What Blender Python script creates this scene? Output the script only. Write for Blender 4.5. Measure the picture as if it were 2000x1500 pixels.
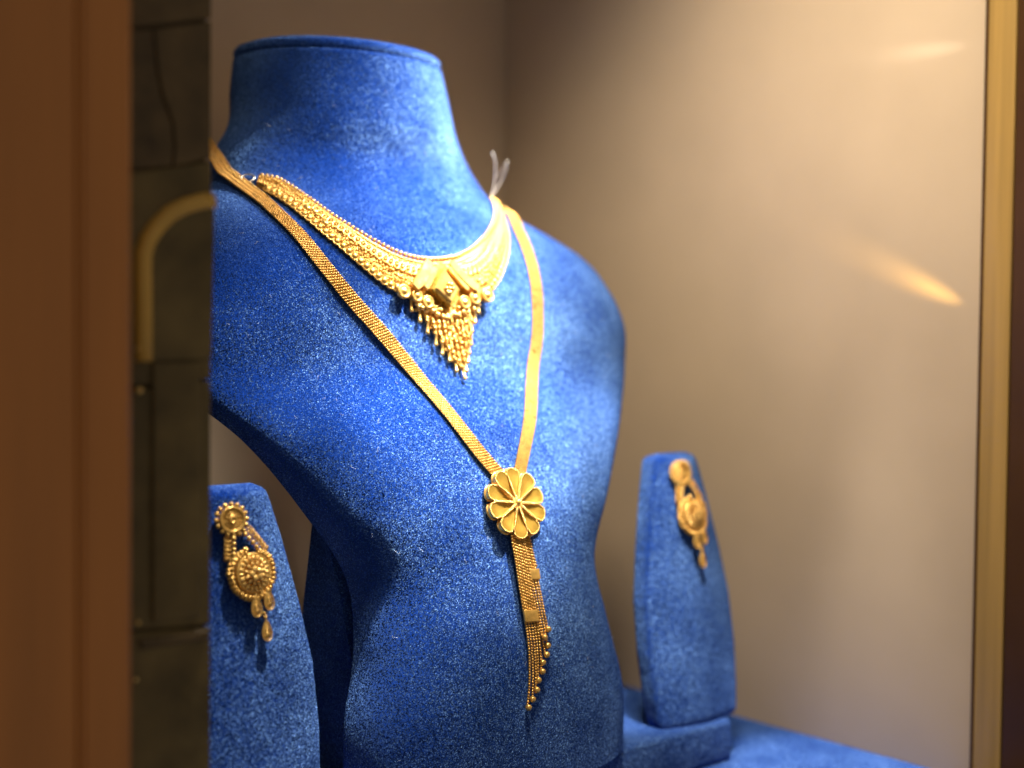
import bpy, math, random
from mathutils import Vector, Matrix
random.seed(7)
for o in list(bpy.data.objects):
    bpy.data.objects.remove(o)
sc = bpy.context.scene
COL = sc.collection
R = math.radians

# ------------------------------------------------------------------ frame of the display
EYE = 0.184                      # camera height above the display floor
TH = R(41)                       # the display case is turned 41 degrees to the view
B0 = Vector((-0.008, 0.535, 0))  # middle of the display, on its floor
DM = Matrix.Translation(B0) @ Matrix.Rotation(TH, 4, 'Z')   # display frame: x along the back wall, -y towards the window


def D(u, n, h):
    """display coordinates: u along the back wall, n towards the window, h relative to eye height"""
    return Vector((u, -n, h + EYE))


# ------------------------------------------------------------------ camera
cam = bpy.data.cameras.new('camera')
cam.sensor_width = 36
cam.lens = 36 * 2747 / 2000
cam.clip_start = 0.01
cam.clip_end = 50
cam.dof.use_dof = True
cam.dof.focus_distance = 0.505
cam.dof.aperture_fstop = 4.3
camo = bpy.data.objects.new('camera', cam)
COL.objects.link(camo)
camo.matrix_world = (Matrix.Translation((0, 0, EYE)) @ Matrix.Rotation(R(90 - 2.1), 4, 'X')
                     @ Matrix.Rotation(0.0098, 4, 'Z'))
sc.camera = camo

# ------------------------------------------------------------------ world and lamps
w = bpy.data.worlds.new('World')
sc.world = w
w.use_nodes = True
bg = w.node_tree.nodes['Background']
bg.inputs[0].default_value = (1.0, 0.86, 0.70, 1)
bg.inputs[1].default_value = 0.235


def spot(name, u, n, h, tu, tn, th, power, angle, blend, size, col):
    l = bpy.data.lights.new(name, 'SPOT')
    l.energy = power
    l.spot_size = R(angle)
    l.spot_blend = blend
    l.shadow_soft_size = size
    l.color = col
    o = bpy.data.objects.new(name, l)
    COL.objects.link(o)
    p, t = DM @ D(u, n, h), DM @ D(tu, tn, th)
    o.matrix_world = Matrix.Translation(p) @ (t - p).to_track_quat('-Z', 'Y').to_matrix().to_4x4()
    return o


WARM = (1.0, 0.86, 0.66)
KEYC = (1.0, 0.95, 0.88)
spot('neck_downlight', 0.165, 0.030, 0.32, 0.024, -0.060, 0.080, 28.0, 29, 1.0, 0.03, KEYC)
spot('key_downlight', 0.100, 0.090, 0.36, 0.030, -0.045, 0.010, 21.0, 25, 1.0, 0.02, KEYC)
spot('waist_downlight', 0.100, 0.130, 0.36, 0.000, -0.010, -0.022, 35.0, 16, 0.5, 0.012, KEYC)
spot('stand_fill', -0.030, 0.060, 0.36, -0.098, 0.0, -0.09, 16.0, 20, 0.9, 0.010, KEYC)  # unseen spot added to light the left stand and its earring
spot('side_downlight', 0.020, 0.100, 0.36, 0.084, 0.0, -0.070, 20.0, 9, 0.6, 0.010, KEYC)
spot('floor_downlight', 0.105, 0.060, 0.38, 0.150, 0.055, -0.184, 26.0, 13, 0.7, 0.01, KEYC)
spot('wall_downlight', -0.050, 0.110, 0.42, 0.185, -0.010, -0.110, 17.0, 66, 1.0, 0.05, WARM)
spot('window_downlight', 0.120, 0.160, 0.40, 0.180, 0.095, -0.12, 1.2, 34, 0.25, 0.01, WARM)
spot('back_downlight', -0.16, -0.140, 0.36, -0.15, -0.205, 0.18, 0.35, 40, 0.8, 0.02, WARM)
spot('glint_gold', 0.1745, 0.0985, 0.010, 0.1800, 0.068, 0.0235, 0.20, 19, 1.0, 0.003, (1.0, 0.62, 0.16))  # unseen grazing spot added to draw the gold reflection streak on the right wall
spot('glint_white', 0.1750, 0.0985, 0.120, 0.1800, 0.068, 0.121, 0.09, 13, 1.0, 0.003, (1.0, 0.92, 0.82))  # unseen grazing spot added for the white reflection streak higher up that wall

vs = sc.view_settings
vs.view_transform = 'Standard'
vs.look = 'None'
vs.exposure = 0
vs.gamma = 1
vs.use_curve_mapping = False
sc.render.engine = 'CYCLES'
sc.cycles.use_denoising = True
sc.cycles.denoiser = 'OPENIMAGEDENOISE'
sc.cycles.denoising_prefilter = 'ACCURATE'
sc.cycles.sample_clamp_indirect = 4
sc.cycles.max_bounces = 8


# ------------------------------------------------------------------ materials
def mat(name):
    m = bpy.data.materials.new(name)
    m.use_nodes = True
    nt = m.node_tree
    return m, nt, nt.nodes['Principled BSDF']


def N(nt, t, **kw):
    n = nt.nodes.new(t)
    for k, v in kw.items():
        if k.startswith('i_'):
            key = k[2:]
            n.inputs[int(key) if key.isdigit() else key].default_value = v
        else:
            setattr(n, k, v)
    return n


def velvet(name, base, tint, sparkle):
    m, nt, p = mat(name)
    L = nt.links.new
    tc = N(nt, 'ShaderNodeTexCoord')
    # pile: fine cells whose fibres lean every which way
    vo = N(nt, 'ShaderNodeTexVoronoi', i_Scale=3200.0)
    L(tc.outputs['Object'], vo.inputs['Vector'])
    cr = N(nt, 'ShaderNodeVectorMath', operation='SUBTRACT')
    L(vo.outputs['Color'], cr.inputs[0]); cr.inputs[1].default_value = (.5, .5, .5)
    no = N(nt, 'ShaderNodeTexNoise', i_Scale=900.0, i_Detail=3.0)
    L(tc.outputs['Object'], no.inputs['Vector'])
    nr = N(nt, 'ShaderNodeVectorMath', operation='SUBTRACT')
    L(no.outputs['Color'], nr.inputs[0]); nr.inputs[1].default_value = (.5, .5, .5)
    n2 = N(nt, 'ShaderNodeTexNoise', i_Scale=45.0, i_Detail=2.0)   # brushed patches of the nap
    L(tc.outputs['Object'], n2.inputs['Vector'])
    n2r = N(nt, 'ShaderNodeVectorMath', operation='SUBTRACT')
    L(n2.outputs['Color'], n2r.inputs[0]); n2r.inputs[1].default_value = (.5, .5, .5)
    s1 = N(nt, 'ShaderNodeVectorMath', operation='SCALE'); s1.inputs['Scale'].default_value = 0.8
    L(cr.outputs[0], s1.inputs[0])
    s2 = N(nt, 'ShaderNodeVectorMath', operation='SCALE'); s2.inputs['Scale'].default_value = 0.3
    L(nr.outputs[0], s2.inputs[0])
    s3 = N(nt, 'ShaderNodeVectorMath', operation='SCALE'); s3.inputs['Scale'].default_value = 0.15
    L(n2r.outputs[0], s3.inputs[0])
    geo = N(nt, 'ShaderNodeNewGeometry')
    a1 = N(nt, 'ShaderNodeVectorMath', operation='ADD'); L(s1.outputs[0], a1.inputs[0]); L(s2.outputs[0], a1.inputs[1])
    a2 = N(nt, 'ShaderNodeVectorMath', operation='ADD'); L(a1.outputs[0], a2.inputs[0]); L(s3.outputs[0], a2.inputs[1])
    a3 = N(nt, 'ShaderNodeVectorMath', operation='ADD'); L(a2.outputs[0], a3.inputs[0]); L(geo.outputs['Normal'], a3.inputs[1])
    nn = N(nt, 'ShaderNodeVectorMath', operation='NORMALIZE'); L(a3.outputs[0], nn.inputs[0])
    L(nn.outputs[0], p.inputs['Normal'])
    # colour: deep blue tufts, here and there a pale fibre tip
    sep = N(nt, 'ShaderNodeSeparateColor'); L(vo.outputs['Color'], sep.inputs[0])
    wv = N(nt, 'ShaderNodeTexWave', i_Scale=330.0, i_Distortion=3.0)      # rows of the woven ground
    wv.inputs['Detail'].default_value = 2.0
    L(tc.outputs['Object'], wv.inputs['Vector'])
    wa = N(nt, 'ShaderNodeMath', operation='MULTIPLY_ADD', i_1=0.30)
    L(wv.outputs['Fac'], wa.inputs[0])
    L(sep.outputs[2], wa.inputs[2])
    nb = N(nt, 'ShaderNodeMath', operation='MULTIPLY_ADD', i_1=0.9)           # brushed light and dark patches
    L(n2.outputs['Fac'], nb.inputs[0]); L(wa.outputs[0], nb.inputs[2])
    mr = N(nt, 'ShaderNodeMapRange', i_1=0.25, i_2=1.95, i_3=0.6, i_4=1.4)
    L(nb.outputs[0], mr.inputs[0])
    cb = N(nt, 'ShaderNodeVectorMath', operation='SCALE'); cb.inputs[0].default_value = base
    L(mr.outputs[0], cb.inputs['Scale'])
    L(cb.outputs[0], p.inputs['Base Color'])
    p.inputs['Roughness'].default_value = 1.0
    p.inputs['Specular IOR Level'].default_value = 0.0
    # standing pile: dark seen head-on, bright where it is lit and seen at a slant; here and there a fibre tip glints
    pw = N(nt, 'ShaderNodeMath', operation='POWER', i_1=sparkle); L(sep.outputs[0], pw.inputs[0])
    sh = N(nt, 'ShaderNodeBsdfSheen', distribution='ASHIKHMIN', i_Roughness=0.8)
    ms = N(nt, 'ShaderNodeMapRange', i_1=0.0, i_2=1.0, i_3=0.55, i_4=4.2)
    L(pw.outputs[0], ms.inputs[0])
    np_ = N(nt, 'ShaderNodeMapRange', i_1=0.3, i_2=0.7, i_3=0.6, i_4=1.35)   # nap brushed this way and that
    L(n2.outputs['Fac'], np_.inputs[0])
    mm_ = N(nt, 'ShaderNodeMath', operation='MULTIPLY'); L(ms.outputs[0], mm_.inputs[0]); L(np_.outputs[0], mm_.inputs[1])
    cs = N(nt, 'ShaderNodeVectorMath', operation='SCALE'); cs.inputs[0].default_value = tint
    L(mm_.outputs[0], cs.inputs['Scale'])
    L(cs.outputs[0], sh.inputs['Color'])
    L(nn.outputs[0], sh.inputs['Normal'])
    ad = N(nt, 'ShaderNodeAddShader')
    L(p.outputs[0], ad.inputs[0]); L(sh.outputs[0], ad.inputs[1])
    L(ad.outputs[0], nt.nodes['Material Output'].inputs['Surface'])
    return m


def metal(name, col, rough, bump=0.0, scale=900.0, var=0.25, met=0.7):
    m, nt, p = mat(name)
    L = nt.links.new
    p.inputs['Metallic'].default_value = met
    tc = N(nt, 'ShaderNodeTexCoord')
    no = N(nt, 'ShaderNodeTexNoise', i_Scale=scale * .35, i_Detail=2.0)
    L(tc.outputs['Object'], no.inputs['Vector'])
    mr = N(nt, 'ShaderNodeMapRange', i_1=0.3, i_2=0.7, i_3=1 - var, i_4=1.0)
    L(no.outputs[0], mr.inputs[0])
    cb = N(nt, 'ShaderNodeVectorMath', operation='SCALE'); cb.inputs[0].default_value = col
    L(mr.outputs[0], cb.inputs['Scale'])
    L(cb.outputs[0], p.inputs['Base Color'])
    rr = N(nt, 'ShaderNodeMapRange', i_1=0.3, i_2=0.7, i_3=rough * .75, i_4=rough * 1.3)
    L(no.outputs[0], rr.inputs[0]); L(rr.outputs[0], p.inputs['Roughness'])
    if bump:
        b = N(nt, 'ShaderNodeTexNoise', i_Scale=scale, i_Detail=3.0)
        L(tc.outputs['Object'], b.inputs['Vector'])
        bb = N(nt, 'ShaderNodeBump', i_Strength=bump, i_Distance=0.0004)
        L(b.outputs[0], bb.inputs['Height']); L(bb.outputs[0], p.inputs['Normal'])
    return m


def plain(name, col, rough, var=0.12, scale=60.0, spec=0.5, bump=0.0, bscale=400.0, bdist=.0004, coat=0.0, stretch=None):
    m, nt, p = mat(name)
    L = nt.links.new
    tc = N(nt, 'ShaderNodeTexCoord')
    no = N(nt, 'ShaderNodeTexNoise', i_Scale=scale, i_Detail=5.0)
    if stretch:
        mp = N(nt, 'ShaderNodeMapping'); mp.inputs['Scale'].default_value = stretch
        L(tc.outputs['Object'], mp.inputs['Vector']); L(mp.outputs[0], no.inputs['Vector'])
    else:
        L(tc.outputs['Object'], no.inputs['Vector'])
    mr = N(nt, 'ShaderNodeMapRange', i_1=0.3, i_2=0.7, i_3=1 - var, i_4=1 + var)
    L(no.outputs[0], mr.inputs[0])
    cb = N(nt, 'ShaderNodeVectorMath', operation='SCALE'); cb.inputs[0].default_value = col
    L(mr.outputs[0], cb.inputs['Scale'])
    L(cb.outputs[0], p.inputs['Base Color'])
    p.inputs['Roughness'].default_value = rough
    p.inputs['Specular IOR Level'].default_value = spec
    p.inputs['Coat Weight'].default_value = coat
    p.inputs['Coat Roughness'].default_value = 0.12
    if bump:
        b = N(nt, 'ShaderNodeTexNoise', i_Scale=bscale, i_Detail=4.0)
        L(tc.outputs['Object'], b.inputs['Vector'])
        bb = N(nt, 'ShaderNodeBump', i_Strength=bump, i_Distance=bdist)
        L(b.outputs[0], bb.inputs['Height']); L(bb.outputs[0], p.inputs['Normal'])
    return m


VEL = velvet('blue_velvet', (0.0042, 0.026, 0.180), (0.072, 0.135, 0.235), 5.0)
GOLD = metal('gold', (0.86, 0.51, 0.13), 0.34, 0.25, 1500, .2)
GOLDP = metal('gold_polished', (0.90, 0.56, 0.16), 0.25, 0.1, 700, .12)
GOLDF = metal('gold_foil', (0.72, 0.43, 0.07), 0.30, 0.3, 500, .35)
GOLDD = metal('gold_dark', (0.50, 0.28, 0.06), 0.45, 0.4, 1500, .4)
GOLDM = metal('gold_mesh', (0.82, 0.47, 0.12), 0.34, 0.2, 1500, .3)
SILV = metal('pale_metal', (0.80, 0.74, 0.62), 0.25, 0.1, 800, .15)
BRASS = plain('brass', (0.44, 0.27, 0.075), 0.38, 0.16, 260, 0.6, 0, 400, .0004, 0.0, (1, 1, .03))
WALL = plain('beige_laminate', (0.60, 0.465, 0.32), 0.5, 0.06, 14, 0.25)
CEIL = plain('ceiling_paint', (0.55, 0.46, 0.36), 0.7, 0.05, 9, 0.3)
BROWN = plain('brown_laminate', (0.42, 0.155, 0.028), 0.36, 0.10, 160, 0.5, 0.2, 300, .0002, 0.0, (1, 1, .05))
DBROWN = plain('dark_brown', (0.07, 0.03, 0.008), 0.45, 0.15, 30, 0.3)
REFSTONE = plain('reflected_dark_stone', (0.095, 0.063, 0.027), 0.5, 0.45, 70, 0.3, 0.3, 260, .0008)  # tones of the stone in the pillar's mirror reflection, put into the colour
REFSTONE2 = plain('reflected_olive_stone', (0.115, 0.082, 0.029), 0.5, 0.5, 45, 0.3, 0.3, 160, .0008)
REFJOINT = plain('reflected_joint', (0.065, 0.044, 0.020), 0.7, 0.2, 90)
LAMPM = plain('lamp_grey', (0.24, 0.19, 0.13), 0.5, 0.08, 40)
THREADM = plain('white_thread', (0.75, 0.70, 0.64), 0.8, 0.1, 900)


# ------------------------------------------------------------------ mesh helpers
class MB:
    def __init__(s):
        s.v, s.f, s.m = [], [], []

    def add(s, vf, M=None, mi=0):
        k = len(s.v)
        vs_, fs = vf
        s.v += [(M @ Vector(p)) if M is not None else Vector(p) for p in vs_]
        s.f += [tuple(i + k for i in f) for f in fs]
        s.m += [mi] * len(fs)
        return s

    def mesh(s, name, mats, smooth=True, auto=None):
        me = bpy.data.meshes.new(name)
        me.from_pydata([tuple(p) for p in s.v], [], s.f)
        if not isinstance(mats, (list, tuple)):
            mats = [mats]
        for q in mats:
            me.materials.append(q)
        me.polygons.foreach_set('material_index', s.m)
        me.polygons.foreach_set('use_smooth', [smooth] * len(me.polygons))
        me.update()
        if auto is not None:
            me.set_sharp_from_angle(angle=R(auto))
        return me


def sph(r=1.0, seg=10, ring=6):
    v = [(0, 0, r)]
    for i in range(1, ring):
        a = math.pi * i / ring
        for j in range(seg):
            b = 2 * math.pi * j / seg
            v.append((r * math.sin(a) * math.cos(b), r * math.sin(a) * math.sin(b), r * math.cos(a)))
    v.append((0, 0, -r))
    f = [(0, 1 + j, 1 + (j + 1) % seg) for j in range(seg)]
    for i in range(ring - 2):
        for j in range(seg):
            a = 1 + i * seg + j
            b = 1 + i * seg + (j + 1) % seg
            f.append((a, a + seg, b + seg, b))
    e = len(v) - 1
    k = 1 + (ring - 2) * seg
    f += [(e, k + (j + 1) % seg, k + j) for j in range(seg)]
    return v, f


def lathe(prof, seg=24):
    """prof: (radius, height) from bottom to top, radius 0 closes"""
    v, f, rows = [], [], []
    for r, z in prof:
        if r < 1e-9:
            rows.append([len(v)]); v.append((0, 0, z))
        else:
            rows.append(list(range(len(v), len(v) + seg)))
            v += [(r * math.cos(2 * math.pi * j / seg), r * math.sin(2 * math.pi * j / seg), z) for j in range(seg)]
    for a, b in zip(rows, rows[1:]):
        for j in range(seg):
            k = (j + 1) % seg
            if len(a) == 1 and len(b) == 1:
                continue
            if len(a) == 1:
                f.append((a[0], b[k], b[j]))
            elif len(b) == 1:
                f.append((a[j], a[k], b[0]))
            else:
                f.append((a[j], a[k], b[k], b[j]))
    return v, f


def tube(path, r, seg=8, closed=False, up=None):
    path = [Vector(p) for p in path]
    n = len(path)
    v, f = [], []
    nrm = None
    for i, p in enumerate(path):
        if closed:
            t = path[(i + 1) % n] - path[i - 1]
        else:
            t = path[min(i + 1, n - 1)] - path[max(i - 1, 0)]
        t.normalize()
        if nrm is None:
            nrm = t.orthogonal().normalized()
        nrm = (nrm - t * nrm.dot(t)).normalized()
        bi = t.cross(nrm)
        rr = r[i] if isinstance(r, (list, tuple)) else r
        for j in range(seg):
            a = 2 * math.pi * j / seg
            v.append(p + (nrm * math.cos(a) + bi * math.sin(a)) * rr)
    m = n if closed else n - 1
    for i in range(m):
        for j in range(seg):
            a = i * seg + j
            b = i * seg + (j + 1) % seg
            c = ((i + 1) % n) * seg + (j + 1) % seg
            d = ((i + 1) % n) * seg + j
            f.append((a, b, c, d))
    if not closed:
        f.append(tuple(range(seg - 1, -1, -1)))
        f.append(tuple(range((n - 1) * seg, n * seg)))
    return v, f


def rbox(x0, x1, y0, y1, z0, z1, b=0.001, seg=3):
    """box with rounded edges: rounded-rectangle rings, bevelled at top and bottom"""
    b = min(b, (x1 - x0) / 2.01, (y1 - y0) / 2.01, (z1 - z0) / 2.01)
    v, f, rings = [], [], []
    prof = []
    for i in range(seg + 1):
        a = math.pi / 2 * i / seg
        prof.append((b - b * math.sin(a), z0 + b - b * math.cos(a)))
    prof += [(o, z1 - (z - z0)) for o, z in reversed(prof)]
    cx, cy = (x0 + x1) / 2, (y0 + y1) / 2
    hx, hy = (x1 - x0) / 2, (y1 - y0) / 2
    for o, z in prof:
        ring = []
        for sx, sy, a0 in ((1, 1, 0), (-1, 1, 90), (-1, -1, 180), (1, -1, 270)):
            for i in range(seg + 1):
                a = R(a0 + 90 * i / seg)
                rr = max(b - o, 1e-6)
                ring.append((cx + sx * (hx - b) + rr * math.cos(a), cy + sy * (hy - b) + rr * math.sin(a), z))
        rings.append(list(range(len(v), len(v) + len(ring))))
        v += ring
    n = len(rings[0])
    for a, c in zip(rings, rings[1:]):
        for j in range(n):
            f.append((a[j], a[(j + 1) % n], c[(j + 1) % n], c[j]))
    f.append(tuple(reversed(rings[0])))
    f.append(tuple(rings[-1]))
    return v, f


def prism(outline, z0, z1, bev=0.0):
    """outline: ccw (x, y); extruded from z0 to z1, the top edge bevelled inwards"""
    n = len(outline)
    cx = sum(p[0] for p in outline) / n
    cy = sum(p[1] for p in outline) / n
    v = [(x, y, z0) for x, y in outline]
    rows = 1
    if bev:
        v += [(x, y, z1 - bev) for x, y in outline]; rows += 1
        ins = []
        for x, y in outline:
            d = math.hypot(x - cx, y - cy) or 1
            k = max(0, 1 - bev / d)
            ins.append((cx + (x - cx) * k, cy + (y - cy) * k, z1))
        v += ins; rows += 1
    else:
        v += [(x, y, z1) for x, y in outline]; rows += 1
    f = []
    for r in range(rows - 1):
        for j in range(n):
            k = (j + 1) % n
            f.append((r * n + j, r * n + k, (r + 1) * n + k, (r + 1) * n + j))
    f.append(tuple(reversed(range(n))))
    f.append(tuple(range((rows - 1) * n, rows * n)))
    return v, f


# ------------------------------------------------------------------ object helpers
BASE = {}


def thing(name, base, label, cat, group=None):
    """an Empty at the thing's base (display coordinates)"""
    o = bpy.data.objects.new(name, None)
    o.empty_display_size = 0.01
    COL.objects.link(o)
    o.matrix_world = DM @ Matrix.Translation(base)
    o['label'] = label
    o['category'] = cat
    if group:
        o['group'] = group
    BASE[o.name] = Matrix.Translation(base)
    return o


def part(name, me, parent, M=None, kind=None):
    """M places the mesh in display coordinates; identity when its vertices already are"""
    o = bpy.data.objects.new(name, me)
    COL.objects.link(o)
    M = M if M is not None else Matrix.Identity(4)
    o.parent = parent
    o.matrix_local = BASE[parent.name].inverted() @ M
    BASE[o.name] = M
    if kind:
        o['kind'] = kind
    return o


def struct(name, me):
    o = bpy.data.objects.new(name, me)
    COL.objects.link(o)
    o.matrix_world = DM
    o['kind'] = 'structure'
    BASE[o.name] = Matrix.Identity(4)
    return o


def ray_to_n(x, y, n):
    """point of the plane n = const met by the sight line of a picture position (2000 x 1500)"""
    d = camo.matrix_world.to_3x3() @ Vector(((x - 1000) / 2747, (750 - y) / 2747, -1))
    inv = DM.inverted()
    o_ = inv @ camo.matrix_world.translation
    dd = inv.to_3x3() @ d
    t = (-n - o_.y) / dd.y
    return o_ + dd * t


# ================================================================== SETTING
UW, NB, NF = 0.180, -0.203, 0.099
m = MB().add(rbox(-0.60, UW, -NF, -NB, -0.05, 0.0, .0005))
struct('floor', m.mesh('floor', VEL))
m = MB().add(rbox(-0.60, UW + .02, -NB, -NB + .02, -0.05, 0.62, .0005))
struct('wall_back', m.mesh('wall_back', WALL))
m = MB().add(rbox(UW, UW + .02, -NF, -NB - .0001, -0.05, 0.62, .0005))
struct('wall_right', m.mesh('wall_right', WALL))
m = MB().add(rbox(-0.60, UW + .02, -0.13, -NB + .02, 0.62, 0.64, .0005))
struct('ceiling', m.mesh('ceiling', CEIL))

# brass post at the end of the right wall and the dark frame beyond it
t = thing('brass_post', Vector((UW, -NF, -0.05)), 'tall brushed brass trim post at the right edge of the picture', 'trim')
part('brass_face', MB().add(rbox(UW - .0012, UW + .02, -.1120, -NF - .0002, -.05, .62, .0006)).mesh('brass_face', BRASS), t)
part('dark_seal', MB().add(rbox(UW - .0016, UW - .0013, -.1000, -NF + .0004, -.05, .62, .0001)).mesh('dark_seal', DBROWN), t)
t = thing('dark_frame_post', Vector((UW, -.13, -0.05)), 'dark brown frame post at the far right edge beside the brass trim', 'frame')
part('post', MB().add(rbox(UW - .001, UW + .03, -.16, -.1123, -.05, .62, .001)).mesh('post', DBROWN), t)

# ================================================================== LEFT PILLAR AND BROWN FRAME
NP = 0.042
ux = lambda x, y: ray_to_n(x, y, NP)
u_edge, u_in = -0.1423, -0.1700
t = thing('mirror_pillar', Vector((-.156, -NP, 0)), 'narrow mirror pillar, its reflection of olive stone and a brass arch modelled on it, between brown frame and blue bust', 'pillar')  # mirror face: what it reflects is built on it as relief
part('pillar_core', MB().add(rbox(-.30, u_edge - .0006, -NP + .0016, .03, -.05, .62, .0008)).mesh('pillar_core', REFJOINT), t)
# mirror reflection modelled as stone slabs with recessed joints: lines read off the pillar's face, slanted joints
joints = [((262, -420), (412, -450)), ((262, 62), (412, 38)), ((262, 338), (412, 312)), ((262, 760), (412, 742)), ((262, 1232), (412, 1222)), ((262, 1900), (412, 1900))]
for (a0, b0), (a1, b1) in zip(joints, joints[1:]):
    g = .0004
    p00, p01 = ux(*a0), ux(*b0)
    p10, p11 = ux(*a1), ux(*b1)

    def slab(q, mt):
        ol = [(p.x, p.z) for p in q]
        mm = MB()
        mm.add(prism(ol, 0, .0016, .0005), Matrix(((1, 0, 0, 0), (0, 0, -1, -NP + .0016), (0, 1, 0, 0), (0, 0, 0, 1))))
        part('reflected_slab', mm.mesh('reflected_slab', mt, smooth=False), t)
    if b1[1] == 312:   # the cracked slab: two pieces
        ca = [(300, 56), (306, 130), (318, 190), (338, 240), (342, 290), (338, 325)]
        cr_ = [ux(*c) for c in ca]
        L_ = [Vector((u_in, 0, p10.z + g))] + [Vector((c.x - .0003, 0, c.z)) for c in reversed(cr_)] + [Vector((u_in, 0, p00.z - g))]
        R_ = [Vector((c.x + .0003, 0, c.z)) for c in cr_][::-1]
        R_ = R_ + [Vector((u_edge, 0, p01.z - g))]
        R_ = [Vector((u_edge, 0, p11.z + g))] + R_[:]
        slab(L_, REFSTONE)
        slab([R_[0], R_[-1]] + R_[-2:0:-1], REFSTONE)
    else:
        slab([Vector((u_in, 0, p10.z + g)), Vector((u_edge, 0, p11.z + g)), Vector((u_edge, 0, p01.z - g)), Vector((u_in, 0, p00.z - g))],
             REFSTONE if b0[1] < 300 else REFSTONE2)
# brass arch of the reflection, modelled standing proud of the stone
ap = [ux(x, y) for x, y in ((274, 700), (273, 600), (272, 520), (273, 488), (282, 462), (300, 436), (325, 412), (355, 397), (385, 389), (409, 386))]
part('reflected_rim', MB().add(tube([p + Vector((.0010, .0002, -.0008)) for p in ap], .0027, 10)).mesh('reflected_rim', plain('reflected_gold', (0.55, 0.33, 0.06), 0.4, .1, 40)), t)
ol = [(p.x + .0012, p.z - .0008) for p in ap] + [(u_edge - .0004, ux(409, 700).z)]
part('reflected_arch', MB().add(prism(ol[::-1], 0, .0012, .0003), Matrix(((1, 0, 0, 0), (0, 0, -1, -NP), (0, 1, 0, 0), (0, 0, 0, 1)))).mesh('reflected_arch', REFSTONE2, smooth=False), t)
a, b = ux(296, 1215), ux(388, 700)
part('reflected_niche', MB().add(rbox(a.x, b.x, -NP - .0012, -NP, a.z, b.z - .0012, .0004)).mesh('reflected_niche', REFSTONE2), t)
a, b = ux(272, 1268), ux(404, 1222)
part('reflected_ledge', MB().add(rbox(a.x, b.x, -NP - .0011, -NP, a.z, b.z - .0010, .0006)).mesh('reflected_ledge', REFSTONE), t)
highlight_ball = MB().add(sph(.0011, 12, 8)).mesh('highlight_ball', metal('highlight_brass', (.9, .62, .22), .3))  # small balls modelled in place of blurred highlights in the reflection
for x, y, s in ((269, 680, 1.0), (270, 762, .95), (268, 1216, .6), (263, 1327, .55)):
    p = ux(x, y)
    part('highlight_ball', highlight_ball, t, Matrix.Translation((p.x, -NP - .0006, p.z)) @ Matrix.Scale(s, 4))

NQ = 0.060
ue, ug = -0.1757, -0.1897
t = thing('brown_frame', Vector((-.2, -NQ, 0)), 'wide brown laminated frame panel filling the left edge of the picture', 'frame')
part('inner_panel', MB().add(rbox(ug + .0004, ue, -NQ, -NQ + .0165, -.05, .62, .0012)).mesh('inner_panel', BROWN), t)
part('edge_bead', MB().add(rbox(ug - .0012, ug + .0002, -NQ - .0007, -NQ + .012, -.05, .62, .0006)).mesh('edge_bead', BROWN), t)
part('outer_panel', MB().add(rbox(-.36, ug - .0014, -NQ - .0002, -NQ + .0165, -.05, .62, .0008)).mesh('outer_panel', BROWN), t)

# ================================================================== PLINTH
PT = -0.166          # plinth top, relative to the eye
t = thing('display_plinth', Vector((0, 0, 0)), 'low blue velvet plinth under the bust and the right earring stand', 'plinth')
part('plinth_block', MB().add(rbox(-.135, .1235, -.0180, .085, .0, PT + EYE, .0022, 4)).mesh('plinth_block', VEL), t)

# ================================================================== BUST
KN = [-.170, -.14, -.115, -.09, -.065, -.04, -.015, .005, .02, .035, .045, .055, .07, .085, .10, .113]
VC = [-0.00182, -0.00207, -0.00489, -0.01112, -0.0167, -0.02666, -0.04494, -0.05073, -0.05607, -0.06648, -0.07668, -0.08734, -0.09757, -0.0989, -0.10199, -0.10443]
VW = [0.06375, 0.06425, 0.05856, 0.05754, 0.07254, 0.09063, 0.11354, 0.1181, 0.11279, 0.10385, 0.08971, 0.07216, 0.06243, 0.05265, 0.04946, 0.04617]
VB = [0.03692, 0.03511, 0.03356, 0.03197, 0.03051, 0.02857, 0.0277, 0.02866, 0.02981, 0.03112, 0.03203, 0.03297, 0.03443, 0.03594, 0.03747, 0.0388]


def grad(v):
    g = []
    n = len(v)
    for i in range(n):
        if i == 0:
            g.append((v[1] - v[0]) / (KN[1] - KN[0]))
        elif i == n - 1:
            g.append((v[-1] - v[-2]) / (KN[-1] - KN[-2]))
        else:
            a, b_ = KN[i] - KN[i - 1], KN[i + 1] - KN[i]
            g.append((a * a * v[i + 1] - b_ * b_ * v[i - 1] + (b_ * b_ - a * a) * v[i]) / (a * b_ * (a + b_)))
    return g


GC, GW, GB = grad(VC), grad(VW), grad(VB)


def itp(h, v, g):
    h = max(KN[0], min(KN[-1], h))
    i = 0
    while i < len(KN) - 2 and h > KN[i + 1]:
        i += 1
    d = KN[i + 1] - KN[i]
    s = (h - KN[i]) / d
    return ((2 * s ** 3 - 3 * s ** 2 + 1) * v[i] + (s ** 3 - 2 * s ** 2 + s) * d * g[i]
            + (-2 * s ** 3 + 3 * s ** 2) * v[i + 1] + (s ** 3 - s ** 2) * d * g[i + 1])


def cwb(h):
    return itp(h, VC, GC), itp(h, VW, GW), itp(h, VB, GB)


def backd(h, b):
    s = max(0, min(1, (h - .02) / .05))
    s = s * s * (3 - 2 * s)
    return .012 * (1 - s) + s * b * .95


EX = 2.2


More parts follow.
